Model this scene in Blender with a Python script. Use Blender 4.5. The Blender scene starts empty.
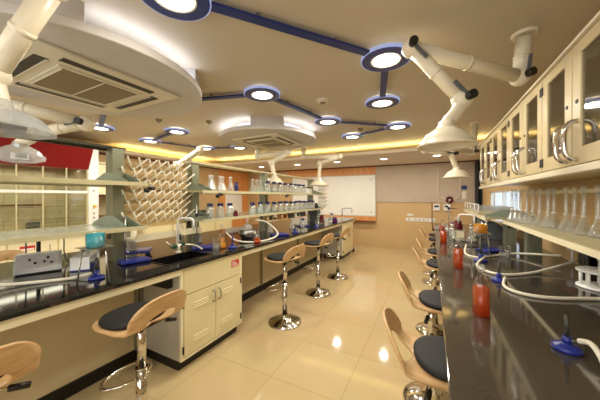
import bpy, math, random
from mathutils import Vector, Matrix, Euler
random.seed(7)
S = bpy.context.scene
COL = S.collection
PI = math.pi
ORD = ['first','second','third','fourth','fifth','sixth','seventh','eighth','ninth','tenth','eleventh','twelfth','thirteenth','fourteenth','fifteenth','sixteenth','seventeenth','eighteenth','nineteenth','twentieth','twenty first','twenty second','twenty third','twenty fourth','twenty fifth']

# ------------------------------------------------------------------ materials
M = {}
def nmat(name):
    m = bpy.data.materials.new(name); m.use_nodes = True
    nt = m.node_tree; b = nt.nodes['Principled BSDF']
    M[name] = m
    return m, nt, b
def lin(c):
    return tuple(((x/255)/12.92 if x/255 <= .04045 else ((x/255+.055)/1.055)**2.4) for x in c)
def mat(name, rgb, rough=.5, metal=0., var=.06, scale=6., spec=.5, coat=0.):
    m, nt, b = nmat(name)
    c = lin(rgb)
    tc = nt.nodes.new('ShaderNodeTexCoord'); n = nt.nodes.new('ShaderNodeTexNoise')
    n.inputs['Scale'].default_value = scale; n.inputs['Detail'].default_value = 3
    nt.links.new(tc.outputs['Object'], n.inputs['Vector'])
    r = nt.nodes.new('ShaderNodeValToRGB')
    r.color_ramp.elements[0].position = .3; r.color_ramp.elements[1].position = .7
    r.color_ramp.elements[0].color = (*[x*(1-var) for x in c], 1)
    r.color_ramp.elements[1].color = (*[min(1, x*(1+var)) for x in c], 1)
    nt.links.new(n.outputs['Fac'], r.inputs['Fac']); nt.links.new(r.outputs['Color'], b.inputs['Base Color'])
    b.inputs['Roughness'].default_value = rough; b.inputs['Metallic'].default_value = metal
    b.inputs['Specular IOR Level'].default_value = spec; b.inputs['Coat Weight'].default_value = coat
    return m
def emat(name, rgb, strength):
    m = bpy.data.materials.new(name); m.use_nodes = True; nt = m.node_tree
    nt.nodes.remove(nt.nodes['Principled BSDF'])
    e = nt.nodes.new('ShaderNodeEmission'); e.inputs['Color'].default_value = (*lin(rgb), 1); e.inputs['Strength'].default_value = strength
    nt.links.new(e.outputs[0], nt.nodes['Material Output'].inputs[0]); M[name] = m
def gmat(name, tint, base=.08, edge=.55, rough=.02, body=None, bodyfac=0.):
    m = bpy.data.materials.new(name); m.use_nodes = True; nt = m.node_tree
    nt.nodes.remove(nt.nodes['Principled BSDF'])
    t = nt.nodes.new('ShaderNodeBsdfTransparent'); t.inputs[0].default_value = (*tint, 1)
    g = nt.nodes.new('ShaderNodeBsdfGlossy'); g.inputs['Roughness'].default_value = rough
    lw = nt.nodes.new('ShaderNodeLayerWeight'); lw.inputs['Blend'].default_value = .35
    mr = nt.nodes.new('ShaderNodeMapRange'); mr.inputs['To Min'].default_value = base; mr.inputs['To Max'].default_value = edge
    nt.links.new(lw.outputs['Facing'], mr.inputs['Value'])
    mx = nt.nodes.new('ShaderNodeMixShader')
    nt.links.new(mr.outputs[0], mx.inputs[0]); nt.links.new(t.outputs[0], mx.inputs[1]); nt.links.new(g.outputs[0], mx.inputs[2])
    out = mx
    if body:
        d = nt.nodes.new('ShaderNodeBsdfDiffuse'); d.inputs[0].default_value = (*lin(body), 1)
        m2 = nt.nodes.new('ShaderNodeMixShader'); m2.inputs[0].default_value = bodyfac
        nt.links.new(mx.outputs[0], m2.inputs[1]); nt.links.new(d.outputs[0], m2.inputs[2]); out = m2
    nt.links.new(out.outputs[0], nt.nodes['Material Output'].inputs[0]); M[name] = m
def brick_mat(name, c1, c2, mortar, w, h, msize, rough, vec='xy', offset=0., var=.0, bump=0.):
    m, nt, b = nmat(name)
    g = nt.nodes.new('ShaderNodeNewGeometry'); sp = nt.nodes.new('ShaderNodeSeparateXYZ'); cb = nt.nodes.new('ShaderNodeCombineXYZ')
    nt.links.new(g.outputs['Position'], sp.inputs[0])
    ax = {'x':'X','y':'Y','z':'Z'}
    nt.links.new(sp.outputs[ax[vec[0]]], cb.inputs['X']); nt.links.new(sp.outputs[ax[vec[1]]], cb.inputs['Y'])
    br = nt.nodes.new('ShaderNodeTexBrick'); br.offset = offset; br.squash = 1
    br.inputs['Color1'].default_value = (*lin(c1), 1); br.inputs['Color2'].default_value = (*lin(c2), 1); br.inputs['Mortar'].default_value = (*lin(mortar), 1)
    br.inputs['Scale'].default_value = 1; br.inputs['Brick Width'].default_value = w; br.inputs['Row Height'].default_value = h; br.inputs['Mortar Size'].default_value = msize
    br.inputs['Mortar Smooth'].default_value = .2
    nt.links.new(cb.outputs[0], br.inputs['Vector'])
    n = nt.nodes.new('ShaderNodeTexNoise'); n.inputs['Scale'].default_value = 2.2; n.inputs['Detail'].default_value = 5
    nt.links.new(g.outputs['Position'], n.inputs['Vector'])
    mx = nt.nodes.new('ShaderNodeMixRGB'); mx.blend_type = 'MULTIPLY'; mx.inputs['Fac'].default_value = var
    nt.links.new(br.outputs['Color'], mx.inputs[1]); nt.links.new(n.outputs['Color'], mx.inputs[2])
    nt.links.new(mx.outputs[0], b.inputs['Base Color'])
    b.inputs['Roughness'].default_value = rough
    return m
def wood_mat(name, a, b_, sc=(3, 3, 30), rough=.35, axis='Object'):
    m, nt, b = nmat(name)
    tc = nt.nodes.new('ShaderNodeTexCoord'); mp = nt.nodes.new('ShaderNodeMapping'); mp.inputs['Scale'].default_value = sc
    n = nt.nodes.new('ShaderNodeTexNoise'); n.inputs['Scale'].default_value = 3; n.inputs['Detail'].default_value = 6; n.inputs['Distortion'].default_value = .6
    r = nt.nodes.new('ShaderNodeValToRGB'); r.color_ramp.elements[0].position = .3; r.color_ramp.elements[1].position = .72
    r.color_ramp.elements[0].color = (*lin(a), 1); r.color_ramp.elements[1].color = (*lin(b_), 1)
    nt.links.new(tc.outputs[axis], mp.inputs[0]); nt.links.new(mp.outputs[0], n.inputs['Vector']); nt.links.new(n.outputs['Fac'], r.inputs[0]); nt.links.new(r.outputs[0], b.inputs['Base Color'])
    b.inputs['Roughness'].default_value = rough
    return m

brick_mat('floor_tile', (208,184,138), (203,178,132), (182,156,114), .6, .6, .003, .07, 'xy', 0., .18)
mat('ceiling_paint', (200,188,164), .75, var=.015, scale=1.)
mat('soffit_paint', (222,210,194), .75, var=.02, scale=1.)
mat('wall_tan', (208,176,126), .6, var=.03, scale=2.)
mat('wall_grey', (194,178,158), .6, var=.05, scale=3.)
wood_mat('wood_orange', (212,138,72), (238,174,104), (14, 14, 1.2), .4)
mat('crown_brown', (112,58,34), .4)
mat('board_white', (246,244,236), .25, var=.01)
mat('board_frame', (200,196,184), .4)
mat('cream_metal', (224,212,166), .32, var=.02, scale=2.)
mat('cream_edge', (236,226,190), .35, var=.02)
mat('panel_cream', (206,188,146), .4, var=.03, scale=2.)
mat('cabinet_tan', (206,188,144), .32, var=.02, scale=2.)
mat('cabinet_side', (182,176,160), .4, var=.03)
mat('plinth_black', (16,14,14), .3)
mat('bench_black', (26,25,26), .06, var=.25, scale=180., spec=.7)
mat('bench_granite', (66,60,52), .07, var=.05, scale=160., spec=.9)
mat('sink_black', (12,12,13), .3)
mat('aluminium', (146,148,124), .34, metal=.55, var=.05)
mat('aluminium_dark', (70,70,60), .4, metal=.4)
mat('bracket_grey', (146,158,138), .4, metal=.2)
mat('shelf_edge', (196,186,146), .4)
mat('shelf_stone', (186,176,132), .28, var=.3, scale=55.)
mat('shelf_glass', (170,180,160), .15, var=.15, scale=40.)
mat('chrome', (214,210,202), .1, metal=1., var=.02)
mat('steel', (176,174,166), .28, metal=1., var=.04)
mat('black_plastic', (18,18,19), .4)
mat('black_pad', (20,19,20), .7, var=.12, scale=30.)
wood_mat('birch_ply', (190,150,100), (214,178,130), (3, 3, 16), .3)
wood_mat('walnut_edge', (96,56,26), (128,80,40), (3, 3, 16), .3)
mat('arm_cream', (232,222,196), .3, var=.02)
gmat('hood_clear', (.86,.88,.88), .12, .6, .10, (226,228,228), .26)
mat('hood_cream', (236,226,200), .2, var=.02, coat=.4)
mat('navy', (36,54,122), .35, var=.05)
mat('navy_dark', (28,46,112), .4, var=.05)
emat('blue_rim', (196,204,250), .55)
emat('lens', (255,240,212), 9.)
emat('downlight', (255,246,230), 8.)
emat('cove_led', (255,230,156), 22.)
emat('halo_led', (226,232,255), 9.)
mat('ac_cream', (214,206,184), .45, var=.02)
mat('ac_grille', (128,112,84), .6, var=.05)
mat('ac_slot', (26,20,16), .5)
mat('ac_disc', (196,190,184), .6, var=.02)
mat('drum_white', (240,240,246), .6, var=.01)
mat('red_fascia', (122,8,18), .35, var=.05, scale=1.5)
mat('white_plastic', (236,234,228), .35, var=.02)
mat('white_paint', (238,236,230), .4, var=.02)
brick_mat('hood_lining', (206,192,158), (194,180,146), (160,146,116), .34, .22, .006, .5, 'yz', .5, .25)
gmat('sash_glass', (.86,.88,.82), .06, .4, .03)
gmat('clear_glass', (.95,.97,.95), .12, .8, .06, (236,236,228), .16)
gmat('bottle_glass', (.97,.98,.97), .06, .6, .03)
gmat('cabinet_glass', (.52,.50,.46), .16, .6, .04)
gmat('window_glass', (.9,.93,.96), .06, .3, .02)
gmat('aqua_liquid', (.25,.78,.85), .1, .35, .05, (70,196,214), .6)
gmat('red_liquid', (.97,.34,.03), .06, .25, .04, (216,92,16), .4)
gmat('amber_liquid', (.98,.68,.08), .06, .3, .04, (238,168,28), .55)
mat('amber_glass', (120,58,24), .12)
mat('maroon_glass', (96,10,26), .12)
mat('purple_glass', (84,20,84), .12)
mat('cap_navy', (24,26,88), .4)
mat('base_blue', (30,44,128), .3)
mat('hose_white', (226,218,196), .5)
mat('knob_green', (16,70,44), .35)
mat('orange_plug', (176,112,42), .4)
mat('yellow_knob', (222,180,40), .35)
mat('label_red', (196,52,44), .5)
mat('label_white', (238,232,224), .5)
mat('screen_grey', (92,96,98), .25)
mat('peg_ivory', (236,228,206), .4)
mat('curtain_dark', (38,42,50), .6)
mat('brass_rail', (112,72,44), .4)
mat('cork', (190,162,112), .7)

# ------------------------------------------------------------------ mesh builder
def basis(d):
    d = Vector(d).normalized(); a = Vector((0,0,1)) if abs(d.z) < .95 else Vector((1,0,0))
    u = d.cross(a).normalized(); w = u.cross(d).normalized()
    return u, w
class MB:
    def __init__(s): s.v=[]; s.f=[]; s.sm=[]
    def add(s, vs, fs, smooth=False):
        o=len(s.v); s.v += [tuple(v) for v in vs]
        for f in fs: s.f.append([i+o for i in f]); s.sm.append(smooth)
        return s
    def box(s, x0,y0,z0,x1,y1,z1):
        vs=[(x,y,z) for x in (x0,x1) for y in (y0,y1) for z in (z0,z1)]
        return s.add(vs,[(0,1,3,2),(4,6,7,5),(0,4,5,1),(2,3,7,6),(0,2,6,4),(1,5,7,3)])
    def bar(s, p0, p1, w, t):
        p0=Vector(p0); p1=Vector(p1); u,k=basis(p1-p0); vs=[]
        for p in (p0,p1):
            for a,b in ((-1,-1),(1,-1),(1,1),(-1,1)): vs.append(p+u*a*w/2+k*b*t/2)
        return s.add(vs,[(3,2,1,0),(4,5,6,7),(0,1,5,4),(1,2,6,5),(2,3,7,6),(3,0,4,7)])
    def cyl(s, p0, p1, r0, r1=None, n=20):
        r1 = r0 if r1 is None else r1
        p0=Vector(p0); p1=Vector(p1); u,k=basis(p1-p0); vs=[]
        for p,r in ((p0,r0),(p1,r1)):
            for i in range(n):
                a=2*PI*i/n; vs.append(p+u*math.cos(a)*r+k*math.sin(a)*r)
        s.add(vs,[(i,(i+1)%n,n+(i+1)%n,n+i) for i in range(n)],True)
        s.add(vs,[tuple(range(n-1,-1,-1)),tuple(range(n,2*n))])
        return s
    def lathe(s, prof, c=(0,0,0), n=28, smooth=True, closed=False):
        vs=[]; m=len(prof)
        for r,z in prof:
            for i in range(n):
                a=2*PI*i/n; vs.append((c[0]+r*math.cos(a),c[1]+r*math.sin(a),c[2]+z))
        fs=[]
        for j in range(m if closed else m-1):
            for i in range(n):
                a=j*n+i; b=j*n+(i+1)%n; d=((j+1)%m)*n+(i+1)%n; e=((j+1)%m)*n+i
                fs.append((a,b,d,e))
        return s.add(vs,fs,smooth)
    def sphere(s, c, r, n=16, m=10, sq=1.):
        prof=[(max(1e-4,r*math.sin(PI*j/m)), -r*sq*math.cos(PI*j/m)) for j in range(m+1)]
        return s.lathe(prof,c,n)
    def tube(s, pts, r, n=10, smooth_path=0):
        pts=[Vector(p) for p in pts]
        if smooth_path:
            q=[]
            for i in range(len(pts)-1):
                p0=pts[max(0,i-1)];p1=pts[i];p2=pts[i+1];p3=pts[min(len(pts)-1,i+2)]
                for k in range(smooth_path):
                    t=k/smooth_path
                    q.append(.5*((2*p1)+(p2-p0)*t+(2*p0-5*p1+4*p2-p3)*t*t+(3*p1-p0-3*p2+p3)*t**3))
            q.append(pts[-1]); pts=q
        vs=[]; u=None
        for i,p in enumerate(pts):
            d=(pts[min(i+1,len(pts)-1)]-pts[max(i-1,0)]).normalized()
            if u is None: u,_=basis(d)
            u=(u-d*u.dot(d)).normalized(); k=d.cross(u)
            for j in range(n):
                a=2*PI*j/n; vs.append(p+u*math.cos(a)*r+k*math.sin(a)*r)
        fs=[]
        for i in range(len(pts)-1):
            for j in range(n): fs.append((i*n+j,i*n+(j+1)%n,(i+1)*n+(j+1)%n,(i+1)*n+j))
        s.add(vs,fs,True)
        L=len(pts)
        s.add(vs[:n]+vs[-n:],[tuple(range(n-1,-1,-1)),tuple(range(n,2*n))])
        return s
    def prism(s, poly, axis, a, b):
        def P(p,t): return {'x':(t,p[0],p[1]),'y':(p[0],t,p[1]),'z':(p[0],p[1],t)}[axis]
        n=len(poly); vs=[P(p,a) for p in poly]+[P(p,b) for p in poly]
        return s.add(vs,[tuple(range(n-1,-1,-1)),tuple(range(n,2*n))]+[(i,(i+1)%n,n+(i+1)%n,n+i) for i in range(n)])
    def build(s, name, m, parent=None, bevel=0., loc=None):
        me=bpy.data.meshes.new(name); me.from_pydata(s.v,[],s.f)
        me.polygons.foreach_set('use_smooth',s.sm)
        import bmesh
        bm=bmesh.new(); bm.from_mesh(me); bmesh.ops.remove_doubles(bm,verts=bm.verts,dist=1e-6) if not bevel else None
        bmesh.ops.recalc_face_normals(bm,faces=bm.faces); bm.to_mesh(me); bm.free()
        me.materials.append(M[m] if isinstance(m,str) else m)
        o=bpy.data.objects.new(name,me); COL.objects.link(o)
        if parent is not None: o.parent=parent
        if loc: o.location=loc
        if bevel:
            b=o.modifiers.new('bevel','BEVEL'); b.width=bevel; b.segments=2; b.limit_method='ANGLE'; b.angle_limit=math.radians(40)
        return o
def box(*a): return MB().box(*a)
def tag(o,label,cat,group=None):
    o['label']=label; o['category']=cat
    if group: o['group']=group
    return o
def thing(name,label,cat,loc=(0,0,0),rz=0.,group=None):
    o=bpy.data.objects.new(name,None); o.empty_display_size=.1; COL.objects.link(o)
    o.location=loc; o.rotation_euler=(0,0,rz)
    return tag(o,label,cat,group)
def struct(o): o['kind']='structure'; return o
def dup(root,loc,rz=None,label=None,group=None,scale=None):
    r=root.copy(); COL.objects.link(r); r.location=loc
    if rz is not None: r.rotation_euler=(0,0,rz)
    if label: r['label']=label
    if group: r['group']=group
    if scale: r.scale=scale
    for ch in list(root.children):
        c=ch.copy(); COL.objects.link(c); c.parent=r
        for g in list(ch.children):
            d=g.copy(); COL.objects.link(d); d.parent=c
    return r
def lamp(name, kind, loc, power, color, size=.2, rot=(0,0,0), sy=None):
    l=bpy.data.lights.new(name,kind); l.energy=power; l.color=color
    if kind=='AREA':
        l.size=size
        if sy: l.shape='RECTANGLE'; l.size_y=sy
        else: l.shape='DISK'
    o=bpy.data.objects.new(name,l); COL.objects.link(o); o.location=loc; o.rotation_euler=rot
    return o

XL, XR, YB, YF, CZ, SZ = -6.3, 1.12, 8.0, -1.6, 2.65, 2.45
# ------------------------------------------------------------------ setting
struct(box(XL-.1,YF-.1,-.1,XR+.1,YB+.1,0).build('floor','floor_tile'))
struct(box(XL-.1,YF-.1,CZ,XR+.1,YB+.1,CZ+.1).build('ceiling','ceiling_paint'))
struct(box(XL,YB,0,XR,YB+.1,CZ).build('wall_back','wall_tan'))
struct(MB().box(XL,YF-.1,0,XR,YF,.9).box(XL,YF-.1,2.2,XR,YF,CZ).box(XL,YF-.1,.9,-5.4,YF,2.2).box(.6,YF-.1,.9,XR,YF,2.2).build('wall_front','wall_tan'))
w2=struct(box(-5.4,YF-.06,.9,.6,YF-.05,2.2).build('added_window','window_glass'))  # unseen window, added behind the camera for fill light
fr=MB()
for k in range(6): fr.box(-5.4+k*1.19,YF-.08,.9,-5.35+k*1.19,YF-.03,2.2)
fr.box(-5.4,YF-.08,.9,.6,YF-.03,.95).box(-5.4,YF-.08,2.15,.6,YF-.03,2.2).build('window_frame','white_paint',w2)
struct(box(XL-.1,YF-.1,0,XL,YB+.1,CZ).build('wall_left','wall_tan'))
wy0,wy1,wz0,wz1=4.75,6.9,1.0,1.62
w=MB().box(XR,YF-.1,0,XR+.1,wy0,CZ).box(XR,wy1,0,XR+.1,YB+.1,CZ).box(XR,wy0,0,XR+.1,wy1,wz0).box(XR,wy0,wz1,XR+.1,wy1,CZ)
struct(w.build('wall_right','wall_tan'))
win=struct(box(XR+.04,wy0,wz0,XR+.05,wy1,wz1).build('window_1','window_glass'))
fr=MB()
for y in (wy0+.025,(wy0+wy1)/2,wy1-.025): fr.box(XR+.02,y-.025,wz0,XR+.07,y+.025,wz1)
fr.box(XR+.02,wy0,wz0,XR+.07,wy1,wz0+.04).box(XR+.02,wy0,wz1-.04,XR+.07,wy1,wz1)
fr.build('window_frame','white_paint',win)
# dropped soffits with an open cove
sof=MB().box(XL,5.8,SZ,XR,5.87,2.52).box(XL,5.87,SZ,XR,YB,SZ+.05)
struct(sof.build('trim_1','soffit_paint'))
struct(MB().box(XL,YF,SZ,-5.95,5.8,SZ+.05).box(-6.0,YF,SZ+.05,-5.95,5.8,2.52).build('trim_2','soffit_paint'))
led=thing('cove_light','warm yellow light strip hidden behind the rear soffit lip','light',(0,5.96,SZ+.05))
box(-5.9,-.02,0,1.1,.02,.025).build('led_strip','cove_led',led)
led=thing('cove_light','warm yellow light strip hidden behind the left soffit lip','light',(-6.06,2,SZ+.05))
box(-.02,1.2,0,.02,3.8,.025).build('led_strip','cove_led',led)
# back wall dressing
struct(box(-1.52,7.975,1.35,XR,8.0,SZ-.03).build('trim_3','wall_grey'))
struct(box(-4.6,7.97,2.17,-1.52,8.0,SZ-.03).build('trim_4','wood_orange'))
struct(box(XL,7.95,SZ-.035,XR,8.0,SZ).build('trim_5','crown_brown'))
struct(box(XL,2.6,SZ-.04,XL+.05,7.95,SZ).build('trim_6','crown_brown'))
struct(box(XL,6.35,0,XL+.03,7.85,SZ-.04).build('trim_7','wood_orange'))
struct(box(XL,YB-.015,0,-.05,YB,.08).build('baseboard_back','wall_tan'))
bd=thing('whiteboard','large blank white board on the rear wall above a wooden tray','board',(-2.95,7.97,.92))
box(-1.42,-.02,.0,1.42,.0,1.25).build('board_panel','board_white',bd)
f=MB().box(-1.44,-.03,-.015,1.44,0,.012).box(-1.44,-.03,1.24,1.44,0,1.262).box(-1.44,-.03,0,-1.42,0,1.25).box(1.42,-.03,0,1.44,0,1.25)
f.build('frame','board_frame',bd)
g=MB()
for z in (.12,1.12): g.cyl((1.3,-.03,z),(1.3,-.02,z),.02,n=12)
g.build('fixing_disc','steel',bd)
tr=thing('board_ledge','long wooden ledge under the white board','ledge',(-2.95,7.97,.74))
box(-1.44,-.03,.03,1.44,.03,.165).build('backing','wood_orange',tr)
box(-1.44,-.14,.0,1.44,-.03,.035).build('tray','crown_brown',tr,.004)
# things on the rear wall
for i,(x,z) in enumerate(((-.56,.99),)):
    t=thing('switch_plate','upper white switch plate on tan rear wall','switch',(x,8.0,z)); box(-.08,-.012,-.03,.08,0,.03).build('plate','white_plastic',t,.003); box(-.04,-.018,-.015,.04,-.012,.015).build('rocker','board_white',t,.002)
for i,(x,wd) in enumerate(((-.5,.17),(-.26,.09),(-.04,.12))):
    t=thing('socket_plate','%s socket plate in the lower row on tan rear wall'%('wide left','narrow middle','right hand')[i],'socket',(x,8.0,.86))
    box(-wd,-.012,-.05,wd,0,.05).build('plate','white_plastic',t,.003)
    for k in (-1,1): box(k*wd*.5-.025,-.017,-.025,k*wd*.5+.025,-.012,.025).build('outlet','board_frame',t,.002)
for i,x in enumerate((.11,.36)):
    t=thing('breaker_box','%s white breaker box with dark window on rear wall'%('left','right')[i],'electrical box',(x,8.0,1.22))
    box(-.08,-.06,-.09,.08,0,.09).build('case','white_plastic',t,.005); box(-.055,-.066,.0,.055,-.06,.05).build('window','black_plastic',t)
cd=MB().tube([(.15,7.955,2.42),(.15,7.955,1.62),(.2,7.955,1.5),(.32,7.955,1.44),(.42,7.955,1.42)],.012,8,4).tube([(.66,7.955,2.42),(.66,7.955,1.65),(.62,7.955,1.5),(.5,7.955,1.43),(.42,7.955,1.42)],.012,8,4)
tag(cd.build('conduit','arm_cream'),'pale looped cable conduit running down the grey rear wall panel','conduit')
t=thing('alarm_bell','small dark red alarm bell at bottom of the conduit loop','alarm',(.42,7.975,1.42))
MB().cyl((0,0,0),(0,-.05,0),.1,.075,20).build('gong','maroon_glass',t); MB().cyl((0,-.05,0),(0,-.07,0),.025,n=12).build('boss','steel',t)
t=thing('cable_drop','thin dark cable running down under the breaker boxes','cable',(.0,7.99,.6)); MB().tube([(0,-.01,.75),(0,-.01,.2),(.03,-.01,0)],.01,8).build('sleeve','brass_rail',t); MB().sphere((.03,-.01,0),.03).build('end_plug','black_plastic',t)
tag(MB().prism([(.98,7.82),(1.03,7.75),(1.06,7.82),(1.1,7.75),(1.115,7.82),(1.115,7.95),(.98,7.95)],'z',.1,SZ-.05).build('curtain','curtain_dark'),'dark gathered curtain hanging in the right rear corner','curtain')
t=thing('wall_sign','small blue and white sign stack on grey panel beside curtain','sign',(.75,7.97,1.7)); box(-.06,-.01,.0,.06,0,.1).build('upper_panel','navy',t); box(-.05,-.01,-.25,.05,0,-.05).build('lower_panel','label_white',t)
# left wall dressing
t=thing('flip_chart','white paper board with dark top bar on the orange wood panel','chart',(XL+.03,7.05,.95))
box(0,-.42,0,.02,.42,.64).build('paper','board_white',t); box(0,-.4,.66,.03,.4,.71).build('top_bar','black_plastic',t)
t=thing('storage_cabinet','tall cream cabinet with open brown shelves on far left wall','cabinet',(XL+.01,2.98,0))
MB().box(0,-.34,0,.42,-.31,2.2).box(0,.31,0,.42,.34,2.2).box(0,-.31,2.16,.42,.31,2.2).box(0,-.31,0,.02,.31,2.16).build('carcass','cream_metal',t)
for z in (.1,.6,1.1,1.5): box(.02,-.31,z,.40,.31,z+.025).build('shelf','brass_rail',t)
box(.4,-.31,1.55,.42,.31,2.15).build('upper_door','cream_edge',t,.003)
t=thing('wall_bench','long dark topped cream bench along the far left wall','bench',(XL+.01,5.2,0))
box(0,-1.75,.1,.62,1.1,.88).build('body','panel_cream',t); box(0,-1.75,.88,.66,1.1,.92).build('top','bench_black',t); box(0.02,-1.72,0,.58,1.08,.1).build('plinth','plinth_black',t)
for i in range(4): box(.62,-1.7+i*.7,.14,.64,-1.05+i*.7,.85).build('door','cream_metal',t,.004)

# ------------------------------------------------------------------ ceiling lights
def ceiling_light(x,y,label,r=.19):
    t=thing('ceiling_light',label,'ceiling light',(x,y,CZ))
    MB().lathe([(.6*r,-.055),(r-.004,-.055),(r-.004,-.03),(.6*r,-.03)],n=40,smooth=False,closed=True).build('ring_plate','navy',t)
    MB().lathe([(r-.003,-.052),(r+.004,-.052),(r+.004,-.026),(r-.003,-.026)],n=40,closed=True).build('rim','blue_rim',t)
    MB().lathe([(.001,-.05),(.57*r,-.05),(.6*r,-.045),(.6*r,-.03)],n=32).build('lens','lens',t)
    MB().lathe([(.56*r,-.058),(.62*r,-.058),(.62*r,-.045),(.56*r,-.045)],n=32,closed=True).build('bezel','white_plastic',t)
    MB().cyl((0,0,-.03),(0,0,0),.06).build('mount','white_plastic',t)
    lamp('lens_glow','AREA',(x,y,CZ-.065),LP,(1,.95,.84),.2)
    return t
LP=11.
L=dict(a=(-1.26, 0.94),b=(-0.33, 2.15),c=(-1.63, 2.28),d=(-0.52, 3.12),e=(-1.36, 3.54),f=(-0.48, 4.29),g=(-1.3, 4.63),h=(-3.84, 2.92),i=(-4.97, 3.18),j=(-4.73, 2.2),k=(-3.59, 1.73),l=(-4.59, 4.24),m=(-3.84, 4.51))
LL=dict(a='large round navy ceiling light nearest the camera beside the big air conditioner',b='round navy ceiling light next to the big jointed arm elbow',c='round navy ceiling light between the two air conditioners',d='round navy ceiling light at the end of the short bar behind the big arm',e='round navy ceiling light right of the far air conditioner, mid chain',f='round navy ceiling light at the right corner of the far chain',g='round navy ceiling light at the tail of the far chain near the yellow cove',h='round navy ceiling light above the left end of the peg rack, upper of its pair',i='round navy ceiling light left above the peg rack, lower of its pair',j='round navy ceiling light right above the end of the red fascia',k='round navy ceiling light tucked under the edge of the near air conditioner disc',l='small far navy ceiling light left of far air conditioner, first of two in line',m='small far navy ceiling light just left of the far air conditioner disc')
for k,v in L.items(): ceiling_light(*v,LL[k])
for x,y,lb in ((-.4,-.5,'added unseen navy ceiling light over the right bench behind the camera'),(-3.2,-.6,'added unseen navy ceiling light over the island behind the camera'),(-5.0,.3,'added unseen navy ceiling light in front of the fume hood outside the view')): ceiling_light(x,y,lb)  # ring lights continued out of view, added as fill
def link(p,q,label,w=.06):
    p=Vector((*p,0));q=Vector((*q,0));d=(q-p).normalized()
    a=p+d*.185;b=q-d*.185
    t=thing('ceiling_bar',label,'ceiling bar',((a.x+b.x)/2,(a.y+b.y)/2,CZ),math.atan2(d.y,d.x)); n=(b-a).length/2
    box(-n,-w/2,-.05,n,w/2,-.03).build('bar','navy_dark',t)
    for s in (-.5,.5): MB().cyl((s*n,0,-.03),(s*n,0,0),.015,n=10).build('stud','steel',t)
link(L['a'],L['b'],'long navy ceiling bar from the nearest light to the big arm elbow')
link(L['b'],L['d'],'short wide navy ceiling bar just behind the big arm elbow')
link(L['c'],L['e'],'navy ceiling bar passing right of the far air conditioner')
link(L['e'],L['f'],'thin navy ceiling bar running to the right corner light of the far chain')
link(L['f'],L['g'],'short far navy ceiling bar nearest the yellow cove')
link(L['k'],L['c'],'long navy ceiling bar passing behind the near air conditioner disc')
link(L['k'],L['j'],'navy ceiling bar joining the two lights over the red fascia')
link(L['i'],L['h'],'navy ceiling bar of the light pair above the peg rack')
link(L['i'],L['l'],'thin navy ceiling bar leading back from the peg rack lights')
link(L['l'],L['m'],'thin navy ceiling bar ending at the far air conditioner disc')
for i,x in enumerate((-4.78,-3.5,-2.29,-1.07,.1)):
    t=thing('downlight','%s recessed square downlight from the left in the rear soffit'%ORD[i],'downlight',(x,6.65,SZ))
    MB().lathe([(.085,0),(.11,0),(.11,-.008),(.085,-.008)],n=24,closed=True).build('bezel','white_plastic',t); MB().cyl((0,0,-.004),(0,0,-.001),.085,n=24).build('lens','downlight',t)
    t['label']=t['label'].replace('square ','round ')
    lamp('downlight_glow','AREA',(x,6.65,SZ-.015),LP*.8,(1,.92,.8),.16)
for x,y,lb in ((-1.15,2.83,'round smoke detector between the far chain of lights and the big arm'),(-3.6,2.43,'small smoke detector on ceiling behind the near air conditioner disc'),(-3.0,2.83,'small dark ceiling sensor left of the far air conditioner'),(-1.07,4.3,'tiny dark ceiling sensor inside the far light chain')):
    t=thing('smoke_detector',lb,'smoke detector',(x,y,CZ)); s=.075 if 'round' in lb else .045
    MB().lathe([(.001,-.035),(s*.7,-.035),(s,-.015),(s,0)],n=24).build('body','ac_cream' if s>.05 else 'ac_grille',t); MB().lathe([(.001,-.045),(s*.4,-.045),(s*.45,-.035)],n=16).build('sensor_cap','ac_grille',t)
# ------------------------------------------------------------------ ceiling cassettes on round platforms
def aircon(cx,cy,R,rz,label,hs,spac):
    t=thing('air_conditioner',label,'air conditioner',(cx,cy,CZ),rz)
    MB().lathe([(.001,-.18),(R-.006,-.18),(R,-.174),(R,-.126),(R-.006,-.12),(.001,-.12)],n=72,smooth=False).build('platform','ac_disc',t)
    MB().lathe([(R-.24,-.12),(R-.24,0)],n=72).build('drum','drum_white',t)
    for a in spac:
        a0,a1=a; P=[(r*math.cos(q),r*math.sin(q)) for r,qs in ((R-.02,[a0+(a1-a0)*k/6 for k in range(7)]),(R-.235,[a1-(a1-a0)*k/6 for k in range(7)])) for q in qs]
        MB().prism(P,'z',-.12,0).build('spacer','ac_disc',t)
    MB().lathe([(R-.10,-.12),(R-.06,-.12),(R-.06,-.105),(R-.10,-.105)],n=72,closed=True).build('led_ring','halo_led',t)
    box(-hs,-hs,-.205,hs,hs,-.18).build('cassette_panel','ac_cream',t,.008)
    box(-hs*.58,-hs*.58,-.215,hs*.58,hs*.58,-.205).build('intake_frame','ac_cream',t,.004)
    gr=MB().box(-hs*.52,-hs*.52,-.218,hs*.52,hs*.52,-.215)
    gr.build('grille','ac_grille',t)
    n=MB()
    for k in range(3): n.box(-hs*.52,-hs*.52+hs*.52*k-.004,-.222,hs*.52,-hs*.52+hs*.52*k+.004,-.216)
    n.build('grille_rib','ac_cream',t)
    for q in range(4):
        m=MB().box(-hs*.62,-hs*.84,-.208,hs*.62,-hs*.69,-.202); o=m.build('air_slot','ac_slot',t); o.rotation_euler=(0,0,q*PI/2)
        m=MB().box(-hs*.6,-hs*.715,-.211,hs*.6,-hs*.69,-.207).build('louver','ac_cream',o)
    return t
aircon(-2.66,1.14,.93,0,'near ceiling cassette air conditioner on a large round platform',.52,[(math.radians(-85),math.radians(-24)),(math.radians(32),math.radians(80)),(math.radians(150),math.radians(205))])
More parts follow.
